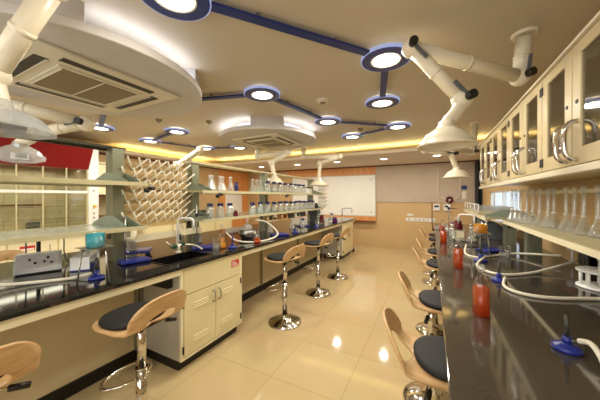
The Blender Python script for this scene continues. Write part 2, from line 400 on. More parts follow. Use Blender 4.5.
aircon(-2.52,3.72,.82,0,'far ceiling cassette air conditioner on a round platform over the island',.44,[(math.radians(-75),math.radians(-40)),(math.radians(30),math.radians(60)),(math.radians(150),math.radians(180))])

# ------------------------------------------------------------------ fume extraction arms
def arm(label,mount,pts,hood,r=.05,hr=.19,kind='hood_cream',kn=(0,1,2),side=None,hood_name='hood',tilt=(0,0)):
    t=thing('extraction_arm',label,'extraction arm',mount)
    o=Vector(mount); P=[Vector(p)-o for p in pts]; H=Vector(hood)-o
    MB().lathe([(.001,-.02),(r*1.5,-.02),(r*1.6,-.01),(r*1.6,0),(.001,0)],n=20,smooth=False).build('ceiling_plate','arm_cream',t)
    chain=[Vector((0,0,-.03))]+P
    names=['mount_column','upper_arm','forearm','wrist','wrist']
    for i in range(len(chain)-1):
        a,b=chain[i],chain[i+1]; d=(b-a).normalized(); m=MB().tube([a,b],r*(1-.06*i),18)
        k=a.lerp(b,.5); m.cyl(k-d*.012,k+d*.012,r*(1-.06*i)+.004,n=18)
        m.build(names[i],'arm_cream',t)
    nk=H+Vector((0,0,.14))
    MB().tube([chain[-1],chain[-1].lerp(nk,.4)+Vector((0,0,-.02)),nk,H+Vector((0,0,.06))],r*.8,16,4).build('neck','arm_cream',t)
    for i,p in enumerate(P):
        j=MB().sphere(p,r*1.28,18,12).build('elbow_joint','arm_cream',t)
        nx=(P[i+1] if i+1<len(P) else nk)-p; br=nx if i%2 else chain[i]-p; sd=Vector((nx.y,-nx.x,0))
        if sd.length<1e-3: sd=Vector((1,0,0))
        sd.normalize()
        if side is not None and sd.dot(Vector(side))<0: sd=-sd
        if i in kn:
            MB().cyl(p+sd*r*1.1,p+sd*(r*1.1+.045),r*.55,n=16).build('knob','black_plastic',t)
            MB().bar(p+sd*(r*1.2),p+sd*(r*1.2)+br.normalized()*r*2.6,.02,.02).build('tension_bar','screen_grey',t)
    prof=[(hr,0),(hr,.012),(hr*.9,.02),(hr*.83,.045),(hr*.68,.08),(hr*.48,.105),(r*1.05,.125),(r*.9,.16),(r*.75,.16),(r*.8,.12),(hr*.44,.098),(hr*.63,.072),(hr*.78,.04),(hr*.86,.012),(hr*.95,.004)]
    n=28 if kind=='hood_cream' else 10
    h=MB().lathe(prof,(0,0,0),n,kind=='hood_cream',True).build(hood_name,kind,t,loc=tuple(H)); h.rotation_euler=(tilt[0],tilt[1],.3)
    return t
cam=Vector((0,0,1.5))
arm('big white jointed extraction arm with cream dome over the right bench',(.58,2.33,CZ),[(.56,2.36,2.36),(-.12,1.86,2.49),(.17,1.92,2.12)],(.08,1.86,1.815),.049,.17,side=(.3,-1,0))
arm('far right extraction arm with small white hood near the rear wall',(.60,4.8,CZ),[(.55,4.75,2.2),(-.09,4.05,2.17),(.25,4.3,2.12)],(.32,4.38,1.78),.045,.18,side=(.3,-1,0))
arm('nearest extraction arm hanging at the top left with clear faceted hood',(-1.66,.60,CZ),[(-1.68,.58,2.56),(-2.03,.46,2.14)],(-2.02,.48,1.85),.054,.23,'hood_clear',(),side=(.3,1,0))
arm('second left extraction arm pointing along the ceiling behind the near clear hood',(-3.75,.55,CZ),[(-3.70,.62,2.43),(-3.10,1.32,2.24),(-3.55,1.1,2.15)],(-3.72,1.02,1.9),.06,.2,'hood_clear',(1,),side=(.5,-1,0),tilt=(.2,.35))
arm('extraction arm behind the peg rack with its raised forearm end showing',(-6.12,4.69,SZ),[(-6.1,4.66,2.3),(-3.69,3.27,2.34),(-3.9,2.96,2.04)],(-3.92,2.95,1.5),.055,.18,kn=(),side=(.5,-1,0))
arm('far island extraction arm folded above the middle post of the rack',(-2.92,3.95,CZ-.2),[(-2.92,3.95,2.26),(-2.30,4.0,2.30),(-2.58,3.9,2.12)],(-2.52,3.9,1.74),.05,.17,kn=(),side=(.5,-1,0))
arm('farthest island extraction arm with white dome in front of the white board',(-2.59,5.22,CZ),[(-2.59,5.22,2.4),(-1.75,5.28,2.37),(-2.2,5.25,2.24)],(-2.23,5.26,1.75),.05,.22,kn=(),side=(.5,-1,0))

# ------------------------------------------------------------------ fume hood on the left wall
t=thing('fume_hood','long fume hood with red fascia and glass sash along left wall','fume hood',(-5.6,0,0))
Y0,Y1=.2,2.42
box(-.69,Y0,0.1,0,Y1+.16,.82).build('base_cabinet','cream_metal',t); box(-.65,Y0,0,-.04,Y1+.16,.1).build('plinth','plinth_black',t)
for i in range(4):
    d=box(0,Y0+.04+i*.585,.14,.018,Y0+.6+i*.585,.79).build('cabinet_door','cream_edge',t,.004); MB().tube([(.018,Y0+.5+i*.585,.6),(.05,Y0+.5+i*.585,.6),(.05,Y0+.5+i*.585,.72),(.018,Y0+.5+i*.585,.72)],.006,8).build('handle','steel',d)
box(-.69,Y0,.82,.05,Y1+.16,.88).build('sill','cream_edge',t,.006)
box(-.69,Y0,.88,-.66,Y1,SZ-.01).build('back_lining','hood_lining',t)
MB().cyl((-.6,Y0,1.36),(-.6,2.0,1.36),.016).build('service_rail','brass_rail',t)
sv=MB()
for y in (1.78,): sv.box(-.62,y,.9,-.56,y+.16,1.06)
sv.build('service_fitting','screen_grey',t)
box(-.66,Y1-.03,.88,-.02,Y1,2.0).build('inner_side','hood_lining',t)
sg=box(-.012,Y0,.9,-.006,Y1-.02,2.0).build('sash','sash_glass',t)
lamp('hood_fill','AREA',(-5.95,1.5,1.97),7,(1,.93,.8),.3,sy=1.4)  # area light added to brighten the hood interior, no fitting modelled
bars=MB()
for k in range(8):
    y=Y1-.02-k*.30
    if y>Y0: bars.box(-.02,y-.008,.88,.004,y+.008,2.0)
bars.build('sash_bar','shelf_edge',sg); box(-.03,Y0,1.565,.02,Y1-.02,1.61).build('sash_handle','white_plastic',sg,.004)
MB().prism([(-.69,2.0),(0,2.0),(.17,2.36),(.17,SZ-.02),(-.69,SZ-.02)],'y',Y0,Y1).build('fascia','red_fascia',t)
dp=MB().box(0,1.42,2.08,.03,1.62,2.18).build('display_panel','white_plastic',t); dp.location=(.045,0,-.01); dp.rotation_euler=(0,0,0)
box(.03,1.47,2.10,.036,1.59,2.165).build('display_screen','screen_grey',dp)
MB().box(-.69,Y1,.88,.0,Y1+.16,SZ-.02).build('end_column','white_paint',t,.004)
kb=MB()
MB().cyl((0,Y1+.09,1.33),(.05,Y1+.09,1.33),.025,.02,14).build('yellow_knob','yellow_knob',t)
for z in (1.12,1.2,1.62): MB().cyl((0,Y1+.08,z),(.03,Y1+.08,z),.012,n=10).build('tap_knob','steel',t)
box(0.051,1.46,.83,.053,1.62,.87)
st=box(0.019,1.53,.67,.021,1.70,.74).build('warning_sticker','label_red',t); st['label']='red and white sticker'
box(.021,1.54,.675,.0215,1.69,.70).build('sticker_band','label_white',st)

# ------------------------------------------------------------------ island bench
TZ=.92
wt=MB(); sx0,sx1,sy0,sy1=-2.30,-1.99,1.42,1.92
wt.box(-3.36,-.6,TZ-.025,sx0,7.0,TZ).box(sx0,-.6,TZ-.025,sx1,sy0,TZ).box(sx0,sy1,TZ-.025,sx1,7.0,TZ).box(sx1,-.6,TZ-.025,-1.86,7.0,TZ)
wk=thing('worktop','long glossy black island worktop with cream apron','worktop',(0,0,0))
wt.build('slab','bench_black',wk)
MB().box(-1.925,-.58,.84,-1.88,1.468,TZ-.025).box(-1.925,2.252,.84,-1.88,5.898,TZ-.025).box(-1.925,6.782,.84,-1.88,6.94,TZ-.025).box(-3.34,-.58,.84,-3.30,6.98,TZ-.025).box(-3.3,6.94,.84,-1.925,6.98,TZ-.025).build('apron','cream_edge',wk)
sk=thing('sink','black basin sunk in the island worktop below the gooseneck faucet','sink',((sx0+sx1)/2,(sy0+sy1)/2,TZ-.2))
a,b=(sx1-sx0)/2,(sy1-sy0)/2
MB().box(-a,-b,0,a,b,.015).box(-a,-b,.015,-a+.01,b,.205).box(a-.01,-b,.015,a,b,.205).box(-a+.01,-b,.015,a-.01,-b+.01,.205).box(-a+.01,b-.01,.015,a-.01,b,.205).build('basin','sink_black',sk)
MB().cyl((0,0,.015),(0,0,.02),.03).build('drain','steel',sk)
def cabinet(name,label,y0,y1,doors,group=None,sticker=True,xf=-1.885,xb=-2.42):
    w=y1-y0; t=thing(name,label,'cabinet',(xf,y0,0),0,group); D=xf-xb
    MB().box(-D,0,.1,-.02,w,.70).box(-D,0,.70,-.02,.018,.89).box(-D,w-.018,.70,-.02,w,.89).build('body','cabinet_side',t)
    MB().box(-.02,0,.1,0,.025,.89).box(-.02,w-.025,.1,0,w,.89).box(-.02,.025,.1,0,w-.025,.125).box(-.02,.025,.87,0,w-.025,.89).build('face_frame','cream_edge',t)
    box(-D+.03,.02,0,-.06,w-.02,.1).build('plinth','plinth_black',t)
    p=box(-.018,.028,.655,.004,w-.028,.868).build('top_panel','cream_metal',t,.003)
    if sticker:
        q=box(.004,w-.17,.755,.006,w-.055,.825).build('sticker','label_red',p); q['label']='red and white sticker'
        for k in range(3): box(.006,w-.16,.766+k*.018,.0066,w-.065-.02*k,.774+k*.018).build('sticker_line','label_white',q)
    dw=(w-.056)/doors
    for k in range(doors):
        a=.028+k*dw+.002; b=a+dw-.004
        d=box(-.018,a,.13,.004,b,.648).build('door','cream_metal',t,.003)
        c=(a+b)/2-(.03 if k%2 else -.0)
        for z in (.215,.51):
            for j in range(3):
                o=MB().prism([(.004,z+j*.022),(.010,z+j*.022+.002),(.004,z+j*.022+.012)],'y',c-.085,c+.085).build('louver','cream_metal',d)
        hy=b-.035 if k%2==0 else a+.035
        MB().tube([(.004,hy,.50),(.03,hy,.505),(.038,hy,.55),(.03,hy,.595),(.004,hy,.60)],.007,8,3).build('handle','steel',d)
        hg=a-.008 if k%2==0 else b+.008
        for z in (.19,.58): MB().cyl((.004,hg,z-.03),(.004,hg,z+.03),.008,n=10).build('hinge','black_plastic',d)
    return t
cabinet('base_cabinet','cream two door lab cabinet with louvers under the island sink',1.47,2.25,2)
cabinet('base_cabinet','far cream two door cabinet at the end of the island',5.9,6.78,2,sticker=False)
t=thing('modesty_panel','long cream back panel set deep under the island knee space','panel',(-2.45,0,0))
MB().box(0,-.55,.1,.02,1.465,.895).box(0,2.255,.1,.02,5.895,.895).box(-.38,-.55,.1,-.36,6.9,.895).build('panel','panel_cream',t)
MB().box(-.02,-.55,0,.035,1.465,.1).box(-.02,2.255,0,.035,5.895,.1).box(-.39,-.55,0,-.35,6.9,.1).build('plinth','plinth_black',t)
for y in (.4,1.40,1.44,3.35,4.6): box(.02,y,.1,.05,y+.025,.895).build('upright','aluminium',t)
t=thing('end_leg','tubular cream end leg with caster at the far island end','leg frame',(-1.96,6.9,0))
MB().tube([(0,0,.84),(0,0,.35),(.04,.0,.12)],.022,12).tube([(0,0,.5),(-.5,0,.5)],.018,10).build('tube_frame','cream_edge',t); MB().cyl((.03,0,.055),(.07,0,.055),.055,n=18).build('caster','black_plastic',t); MB().tube([(.04,0,.13),(.05,0,.055)],.012,8).build('fork','steel',t)

# reagent rack of the island
rk=thing('reagent_rack','grey green aluminium reagent rack with two shelves along the island','rack',(-2.6,0,TZ))
posts=[1.33,2.19,3.68,5.6]
def post(y,parent,h=1.0,w=.05):
    m=MB()
    for dx in (-.045,-.015,.015,.045): m.box(dx-.012,y-w,0,dx+.012,y+w,h)
    m.box(-.05,y-w+.012,0,.05,y+w-.012,h)
    p=m.build('post','aluminium',parent)
    MB().box(-.03,y-w-.004,.2,.03,y-w,.3).build('socket','black_plastic',p)
    return p
for y in posts: post(y,rk,1.0 if y>1.5 else 1.02)
post(-.3,rk,1.02)
for z0,lab in ((.30,'lower'),(.66,'upper')):
    for y0,y1 in ((-.45,1.45),(2.08,5.72)):
        z=z0+((.03 if y0<0 else -.025) if lab=='upper' else 0)
        s=box(-.285,y0,z,.285,y1,z+.02).build('shelf','shelf_stone' if lab=='upper' else 'shelf_glass',rk); 
        MB().box(.285,y0,z-.012,.30,y1,z+.022).box(-.30,y0,z-.012,-.285,y1,z+.022).build('shelf_edge','shelf_edge',s)
    for y in (-.3,)+tuple(posts):
        z=z0+((.03 if y<2 else -.025) if lab=='upper' else 0)
        for yy in (y-.056,y+.052): MB().prism([(-.28,z+.02),(.28,z+.02),(.28,z+.035),(.07,z+.11),(-.07,z+.11),(-.28,z+.035)],'y',yy,yy+.004).build('bracket','bracket_grey',rk)
MB().box(-.05,-.45,1.02,.05,1.40,1.035).box(-.055,-.45,1.0,-.045,1.40,1.02).build('top_rail','aluminium_dark',rk)
MB().box(-.08,2.12,.985,.08,5.68,1.01).build('top_rail','shelf_edge',rk)
# hooks/clamps under the upper shelf
for y,lb in ((1.5,'black clamp at the near post beside the peg rack'),(2.32,'black clamp under the upper shelf beside the second post'),(3.95,'black clamp hanging under the upper shelf behind the third post')):
    t=thing('clamp',lb,'clamp',(-2.27 if y>2 else -2.33,y,1.53 if y>2 else 1.58))
    MB().cyl((0,-.03,0),(0,.03,0),.016).build('body','black_plastic',t); MB().cyl((0,0,-.0),(.0,0,.035),.008).build('screw','steel',t); MB().cyl((0,-.06,-.02),(0,-.03,-.02),.02).build('knob','black_plastic',t)

# peg drying rack
pg=thing('peg_rack','ivory glassware drying rack of slanted pegs between the first two island posts','drying rack',(-2.62,1.76,TZ))
box(-.01,-.36,.27,.01,.36,.92).build('board','cork',pg,.004)
MB().prism([(0,.17),(.24,.17),(.25,.235),(.235,.235),(.22,.19),(.0,.19)],'y',-.37,.37).build('drip_tray','cream_edge',pg)
for y in (-.27,.27): box(-.03,y-.03,0,.03,y+.03,.27).build('stand','peg_ivory',pg)
pm=[]
for s in (-1,1):
    pm.append(MB().cyl((.005,0,0),(.10,s*.095,.125),.009,.0085,8))
pmesh=[None,None]
for r in range(6):
    for c in range(7):
        for q,s in enumerate((-1,1)):
            y=-.31+c*.1033+(.05 if r%2 else 0)-.01; z=.31+r*.105
            if y>.345: continue
            if pmesh[q] is None: o=pm[q].build('peg','peg_ivory',pg); pmesh[q]=o
            else: o=pmesh[q].copy(); COL.objects.link(o)
            o.location=(0,y,z)

# ------------------------------------------------------------------ small glassware prototypes
def proto_bottle(label,loc,group,cap='cap_navy',liquid=None,r=.035,h=.12,s=1.):
    t=thing('reagent_bottle',label,'bottle',loc,0,group)
    MB().lathe([(.001,0),(r*.95,0),(r,.006),(r,h*.62),(r*.8,h*.76),(r*.42,h*.84),(r*.42,h*.9)],n=16).build('body','clear_glass' if not liquid else liquid,t)
    MB().lathe([(.001,h),(r*.72,h),(r*.75,h*.99),(r*.75,h*.82),(.001,h*.82)],n=14,smooth=False).build('cap',cap,t)
    return t
def proto_flask(label,loc,group,r=.042,h=.14,mat_='clear_glass'):
    t=thing('conical_flask',label,'flask',loc,0,group)
    MB().lathe([(.001,0),(r*.93,0),(r,.006),(r*.96,.018),(r*.36,h*.68),(r*.33,h*.94),(r*.42,h)],n=18).build('glass',mat_,t)
    MB().lathe([(r*.36,h*.97),(r*.45,h*.97),(r*.45,h*1.01),(r*.36,h*1.01)],n=16,closed=True).build('lip','white_plastic',t)
    return t
US,LS=TZ+.655,TZ+.32
# upper shelf
G='clear conical flasks on the upper island shelf'; fl=None
ys=[2.30,2.38,2.47,2.56,2.66]
for i,y in enumerate(ys):
    lb='%s conical flask from the second post on the upper island shelf'%ORD[i]
    fl=proto_flask(lb,(-2.42-.05*(i%2),y,US),G,.055,.19) if fl is None else dup(fl,(-2.42-.05*(i%2),y,US),label=lb)
t=proto_bottle('dark navy bottle ending the flask cluster on the upper island shelf',(-2.4,2.75,US),None,'cap_navy','cap_navy',.03,.13)
for i,y in enumerate((3.14,3.24,3.34)):
    dup(fl,(-2.42,y,US),label='%s small white flask before the third post on the upper island shelf'%ORD[i])
G='blue capped bottles on the upper island shelf'; bt=None
for i in range(16):
    y=3.46+i*.093; lb='%s blue capped bottle counted from the near end of the upper shelf row'%ORD[i]
    bt=proto_bottle(lb,(-2.36-.07*(i%2),y,US),G,'cap_navy',None,.046,.18) if bt is None else dup(bt,(-2.36-.07*(i%2),y,US),label=lb)
for i,y in enumerate((4.9,5.05,5.2)):
    t=proto_bottle('%s white bottle near the far end of the upper island shelf'%ORD[i],(-2.42,y,US),'white bottles at the far end of the upper shelf','black_plastic','white_plastic',.045,.14)
# lower shelf
for i in range(5):
    lb='%s navy capped bottle counted from the second post on the lower island shelf'%ORD[i]
    dup(bt,(-2.36-.09*(i%2),2.24+i*.085,LS),label=lb,group='navy capped bottles by the second post',scale=(1,1,1.0))
t=proto_bottle('dark reddish bottle in front of the navy capped bottles on the lower shelf',(-2.33,2.66,LS),None,'black_plastic','maroon_glass',.03,.08)
for i in range(24):
    lb='%s bottle in the long lower shelf row counted from the near end'%ORD[i]
    dup(bt,(-2.345-.08*(i%2),3.04+i*.098,LS),label=lb,group='bottles in the long lower shelf row',scale=(1,1,.95+.04*(i%3)))
t=proto_bottle('black capped dark jar at the far end of the lower island shelf',(-2.4,5.5,LS),None,'black_plastic','black_plastic',.045,.12)
# hanging socket boxes beneath the lower shelf
for i,(y,m_) in enumerate(((3.5,'cork'),(3.95,'wood_orange'),(4.2,'aluminium_dark'),(4.45,'cream_edge'),(4.7,'aluminium_dark'))):
    lb=('tan box tucked under the lower shelf before the third post','orange box tucked under the lower shelf right of third post','dark metal box under the lower shelf beside the orange one','cream box under the lower shelf between two dark boxes','farther dark metal box under the lower island shelf')[i]
    t=thing('socket_box',lb,'socket box',(-2.38,y,LS-.032)); box(-.05,-.1,-.1,.05,.1,0).build('case',m_,t,.004); box(.05,-.05,-.08,.056,.05,-.02).build('face_plate','black_plastic',t)
t=thing('service_column','dark service cabinet standing under the far island post','service box',(-2.45,5.55,TZ)); box(-.09,-.1,0,.09,.1,.29).build('case','aluminium_dark',t,.004); box(.09,-.08,.03,.095,.08,.26).build('door','screen_grey',t,.002)
t=thing('twig_rack','spiky clear drying rack on the far end of the island','drying rack',(-2.5,6.1,TZ))
box(-.01,-.22,.3,.01,.22,.9).build('board','clear_glass',t); MB().cyl((0,0,0),(0,0,.3),.03).build('stand','white_plastic',t)
first=None
for r in range(6):
    for c in range(5):
        if first is None: first=MB().cyl((.01,0,0),(.14,.03,.07),.006,n=6).build('peg','arm_cream',t); o=first
        else: o=first.copy(); COL.objects.link(o)
        o.location=(0,-.18+c*.09,.34+r*.1)

# ------------------------------------------------------------------ faucets, stands, burners
def faucet(label,loc,h=.36,reach=.17,rz=0.,detail=True,m_='white_plastic'):
    t=thing('faucet',label,'faucet',loc,rz)
    MB().cyl((0,0,0),(0,0,.02),.03).cyl((0,0,.02),(0,0,.09),.018).build('base','arm_cream',t)
    MB().tube([(0,0,.05),(0,0,h-.03),(.012,0,h-.008),(.04,0,h),(reach-.04,0,h),(reach-.012,0,h-.008),(reach,0,h-.035),(reach,0,h-.12)],.0105,10).build('gooseneck',m_,t)
    if detail:
        for a in (-1,1):
            MB().cyl((0,0,.07),(0,a*.05,.075),.012).build('valve_arm','white_plastic',t)
            MB().cyl((0,a*.05,.075),(0,a*.10,.08),.026,.022,12).build('valve_knob','knob_green',t)
        MB().cyl((0,.03,.13),(0,.03,.19),.013).build('spray_head','black_plastic',t)
        MB().tube([(0,-.09,.08),(.02,-.16,.11),(.02,-.22,.15)],.007,8).tube([(.02,.10,.07),(.10,.16,.05),(.2,.12,.02)],.008,8,4).build('tubing','arm_cream',t)
    return t
faucet('white gooseneck lab faucet with green valve knobs at the island sink',(-2.35,1.8,TZ),.36,.17,.35)
faucet('small gooseneck faucet at the far island end in front of the white board',(-2.0,6.2,TZ),.30,.24,.2,False,'steel')
def stand(label,loc,rz,h=.36,bw=.11,bd=.085,clamp=True):
    t=thing('retort_stand',label,'retort stand',loc,rz)
    MB().prism([(-bw,-bd),(bw,-bd),(bw*1.08,-bd*.5),(bw*1.08,bd*.5),(bw,bd),(-bw,bd)],'z',.006,.028).build('base','base_blue',t,.006)
    for x in (-bw*.8,bw*.8):
        for y in (-bd*.8,bd*.8): MB().cyl((x,y,0),(x,y,.008),.012,n=10).build('foot','black_plastic',t)
    MB().cyl((-bw*.6,0,.028),(-bw*.6,0,h),.0065,n=10).build('rod','steel',t)
    if clamp: MB().box(-bw*.6-.015,-.015,h*.72,-bw*.6+.015,.015,h*.72+.035).cyl((-bw*.6,0,h*.72+.017),(bw*.7,0,h*.72+.017),.005,n=8).build('clamp','black_plastic',t)
    return t
stand('blue based retort stand beside the first island post',(-2.36,1.36,TZ),1.3,.42)
tb=thing('lab_scale','flat dark blue platform with black front feet behind retort stand','platform',(-2.62,1.52,TZ+.0),.9)
box(-.14,-.1,.03,.14,.1,.06).build('plate','base_blue',tb,.012)
for x in (-.11,.11):
    for y in (-.07,.07): MB().cyl((x,y,0),(x,y,.03),.015,n=10).build('foot','black_plastic',tb)
stand('retort stand with blue base right of the sink faucet',(-2.3,2.08,TZ),.8,.5)
stand('blue based retort stand near the third island post',(-2.05,3.3,TZ),1.0,.34,.12,.1)
stand('far retort stand beyond the orange flask on the island',(-2.25,4.5,TZ),1.0,.34)
def burner(label,loc,s=1.,base='base_blue',tubem='aluminium_dark'):
    t=thing('bunsen_burner',label,'burner',loc)
    MB().lathe([(.001,0),(.046*s,0),(.05*s,.004),(.05*s,.014),(.042*s,.02),(.016*s,.026),(.014*s,.05)],n=24).build('base',base,t)
    MB().cyl((0,0,.024),(0,0,.06*s),.016*s,n=16).build('collar',base,t)
    MB().cyl((0,0,.058*s),(0,0,.15*s),.0085*s,n=14).build('tube',tubem,t)
    MB().cyl((0,0,.035),(.035*s,0,.04),.006,n=10).build('gas_inlet','steel',t)
    return t
burner('blue bunsen burner under the tripod with the aqua beaker',(-2.12,.965,TZ))
burner('navy burner beside the small amber flask right of the sink',(-2.02,2.25,TZ),.95,'base_blue','base_blue')
burner('small blue burner past the third post on the island',(-1.97,3.66,TZ))
burner('blue burner beside the dark red bottle at far island',(-1.96,4.5,TZ))
burner('nearest blue based burner with white hose on the right bench',(.455,1.33,TZ),.88)
burner('middle blue based burner with dark tube on the right bench',(.41,2.2,TZ),.9)
burner('blue burner under the amber beaker tripod on the right bench',(.39,2.80,TZ),1.1)
def tripod(label,loc,h=.235,r=.075,m_='steel'):
    t=thing('tripod',label,'tripod',loc)
    MB().lathe([(r*.75,h-.006),(r,h-.006),(r,h),(r*.75,h)],n=24,closed=True).build('ring',m_,t)
    for k in range(3):
        a=k*2*PI/3+.4; MB().cyl((r*.88*math.cos(a),r*.88*math.sin(a),h-.004),(r*1.25*math.cos(a),r*1.25*math.sin(a),.0),.0055,n=8).build('leg',m_,t)
    box(-r*1.05,-r*1.05,h,r*1.05,r*1.05,h+.003).build('gauze','steel',t)
    return t
def beaker(label,loc,r,h,liq,fill=.8):
    t=thing('beaker',label,'beaker',loc)
    MB().lathe([(.001,0),(r,0),(r,h*.96),(r*1.08,h)],n=24).build('glass','bottle_glass',t)
    MB().lathe([(.001,.003),(r*.95,.003),(r*.95,h*fill),(.001,h*fill)],n=24).build('liquid',liq,t)
    return t
tripod('steel tripod holding an aqua beaker on the near island edge',(-2.06,.93,TZ),.235,.08)
beaker('beaker of aqua liquid on the steel tripod',(-2.06,.93,TZ+.238),.055,.095,'aqua_liquid',.95)
tripod('steel tripod under the amber beaker on the right bench',(.41,2.98,TZ),.235,.075)
beaker('beaker of amber liquid on the right bench tripod',(.41,2.98,TZ+.238),.06,.11,'amber_liquid',.75)
def big_bottle(label,loc,r=.043,h=.26,liq='red_liquid',fill=.55,stop='clear_glass'):
    t=thing('stoppered_bottle',label,'bottle',loc)
    MB().lathe([(.001,0),(r*.96,0),(r,.006),(r,h*.60),(r*.86,h*.68),(r*.45,h*.78),(r*.38,h*.86),(r*.5,h*.875),(r*.5,h*.89)],n=24).build('glass','bottle_glass',t)
    MB().lathe([(.001,.004),(r*.94,.004),(r*.94,h*fill),(.001,h*fill)],n=24).build('liquid',liq,t)
    MB().lathe([(.001,h*.86),(r*.3,h*.88),(r*.5,h*.91),(r*.45,h*.97),(r*.2,h),(.001,h)],n=16).build('stopper',stop,t)
    return t
big_bottle('nearest stoppered bottle of orange red liquid on the right bench',(.215,1.53,TZ),.037,.25)
big_bottle('second stoppered bottle of orange liquid along the right bench edge',(.19,2.45,TZ),.037,.25,'red_liquid',.62)
big_bottle('far stoppered bottle of dark orange liquid on the right bench',(.13,3.7,TZ),.04,.25,'red_liquid',.6)
proto_bottle('dark red jar on the far part of the right bench',(.33,4.3,TZ+.12),None,'maroon_glass','maroon_glass',.06,.12).name='reagent_jar'
t=thing('stand_block','small cream block carrying the dark red jar on the right bench','block',(.33,4.3,TZ)); box(-.07,-.07,0,.07,.07,.115).build('block','cream_edge',t,.004); box(-.08,-.08,.113,.08,.08,.12).build('top_plate','steel',t)
# red/orange flasks on the island
def small_flask(label,loc,liq,r=.045,h=.14):
    t=thing('conical_flask',label,'flask',loc)
    MB().lathe([(.001,0),(r*.93,0),(r,.006),(r*.96,.02),(r*.36,h*.68),(r*.33,h*.94),(r*.42,h)],n=20).build('glass','bottle_glass',t)
    MB().lathe([(.001,.004),(r*.9,.004),(r*.9,.02),(r*.6,h*.4),(.001,h*.4)],n=20).build('liquid',liq,t); return t
small_flask('flask of orange red liquid beside the white hose loop on the island',(-1.98,2.66,TZ),'red_liquid',.05,.15)
small_flask('flask of amber liquid beside the navy burner on the island',(-2.12,2.2,TZ),'amber_liquid',.045,.15)
beaker('empty glass beaker between sink and navy burner on the island',(-2.12,2.1,TZ),.045,.13,'clear_glass',.4)
big_bottle('tall clear stoppered bottle behind the empty beaker',(-2.28,2.35,TZ),.04,.25,'amber_liquid',.3)
t=thing('heating_mantle','steel bowl shaped heating mantle beside the island hose','heating mantle',(-2.3,2.86,TZ))
MB().lathe([(.001,0),(.07,0),(.11,.05),(.12,.11),(.10,.12),(.08,.07),(.001,.05)],n=28).build('bowl','steel',t); MB().sphere((0,0,.13),.075,20,12).build('round_flask','clear_glass',t); MB().cyl((0,0,.19),(0,0,.28),.016).build('flask_neck','clear_glass',t)
proto_bottle('dark red capped bottle near the far island post',(-2.1,5.1,TZ+.0),None,'maroon_glass','maroon_glass',.05,.2)
proto_bottle('short purple bottle on the far island edge',(-1.98,5.6,TZ),None,'purple_glass','purple_glass',.06,.12)
for i,y in enumerate((4.75,5.25,5.9)):
    big_bottle('%s clear stoppered bottle on the far half of the island edge'%ORD[i],(-2.05-.08*i,y,TZ),.04,.2,'clear_glass',.4)
# more glassware along the island edge
CL=[(-2.20,2.95,'beaker','empty squat beaker between the heating mantle and the aisle edge'),(-2.35,3.5,'flask','clear conical flask beside the third post base'),(-2.12,3.95,'beaker','glass beaker in front of the dark boxes on the island'),
    (-2.30,4.15,'flask','clear conical flask under the dark metal box on the island'),(-2.15,4.3,'bottle','blue capped bottle standing on the island before the far retort stand'),(-2.05,4.95,'beaker','small beaker left of the dark red capped bottle'),(-2.25,5.35,'flask','clear conical flask before the dark service cabinet'),(-2.2,6.0,'bottle','blue capped bottle past the purple bottle at the island end')]
for x,y,k,lb in CL:
    if k=='beaker': beaker(lb,(x,y,TZ),.045,.11,'clear_glass',.4)
    elif k=='flask': dup(fl,(x,y,TZ),label=lb,group='clear flasks standing on the island top')
    else: dup(bt,(x,y,TZ),label=lb,group='blue capped bottles standing on the island top')
t=thing('paper_stack','white papers lying flat on the far island top','paper',(-2.1,5.85,TZ),.2)
box(-.1,-.15,0,.1,.15,.004).build('sheet','label_white',t); box(-.09,-.14,.004,.11,.13,.007).build('top_sheet','board_white',t)
for x,y,k,lb in ((.45,3.95,'flask','clear conical flask beside the right bench sink'),(.3,4.75,'bottle','blue capped bottle behind the cream block on the right bench'),(.4,5.6,'flask','clear conical flask at the far end of the right bench'),(.62,2.6,'beaker','empty beaker between the white hoses on the right bench')):
    if k=='beaker': beaker(lb,(x,y+.5,TZ),.045,.11,'clear_glass',.4)
    else: dup(fl if k=='flask' else bt,(x,y,TZ),label=lb,group='loose glassware on the right bench')
# instrument, racks, hanging cords on the near island
t=thing('test_meter','white desktop instrument with sloped control face on the near island','instrument',(-2.74,.86,TZ),-.35)
MB().prism([(-.1,.01),(.1,.01),(.1,.04),(.02,.135),(-.1,.135)],'y',-.13,.13).build('case','white_plastic',t,.006)
pn=MB().prism([(.095,.048),(.098,.051),(.027,.135),(.024,.132)],'y',-.11,.11).build('control_panel','label_white',t)
for k,(yy,zz) in enumerate(((-.05,.1),(-.02,.075),(.03,.08),(.05,.105),(.07,.07))):
    xx=.097-(zz-.048)/.084*.071; MB().cyl((xx,yy,zz),(xx+.01,yy,zz+.008),.008,n=10).build('dial',('screen_grey','black_plastic')[k%2],pn)
box(-.1,-.12,0,.1,.12,.01).build('rubber_base','black_plastic',t)
t=thing('probe_rod','black rod electrode standing behind the white instrument','probe',(-2.95,.92,TZ)); MB().cyl((0,0,0),(0,0,.02),.04).build('base','black_plastic',t); MB().cyl((0,0,.02),(0,0,.30),.014).build('rod','black_plastic',t)
for i,(y,x) in enumerate(((.82,-2.88),(1.05,-2.86))):
    t=thing('power_cord',('left','right')[i]+' thin cord hanging from the lower shelf behind the white instrument','cord',(x,y,TZ))
    MB().tube([(0,0,.29),(.015,0,.2),(-.01,.01,.1),(.02,.02,.01)],.005,6,4).build('cable','screen_grey',t); MB().cyl((0,0,.26),(0,0,.295),.012,n=10).build('plug','black_plastic',t)
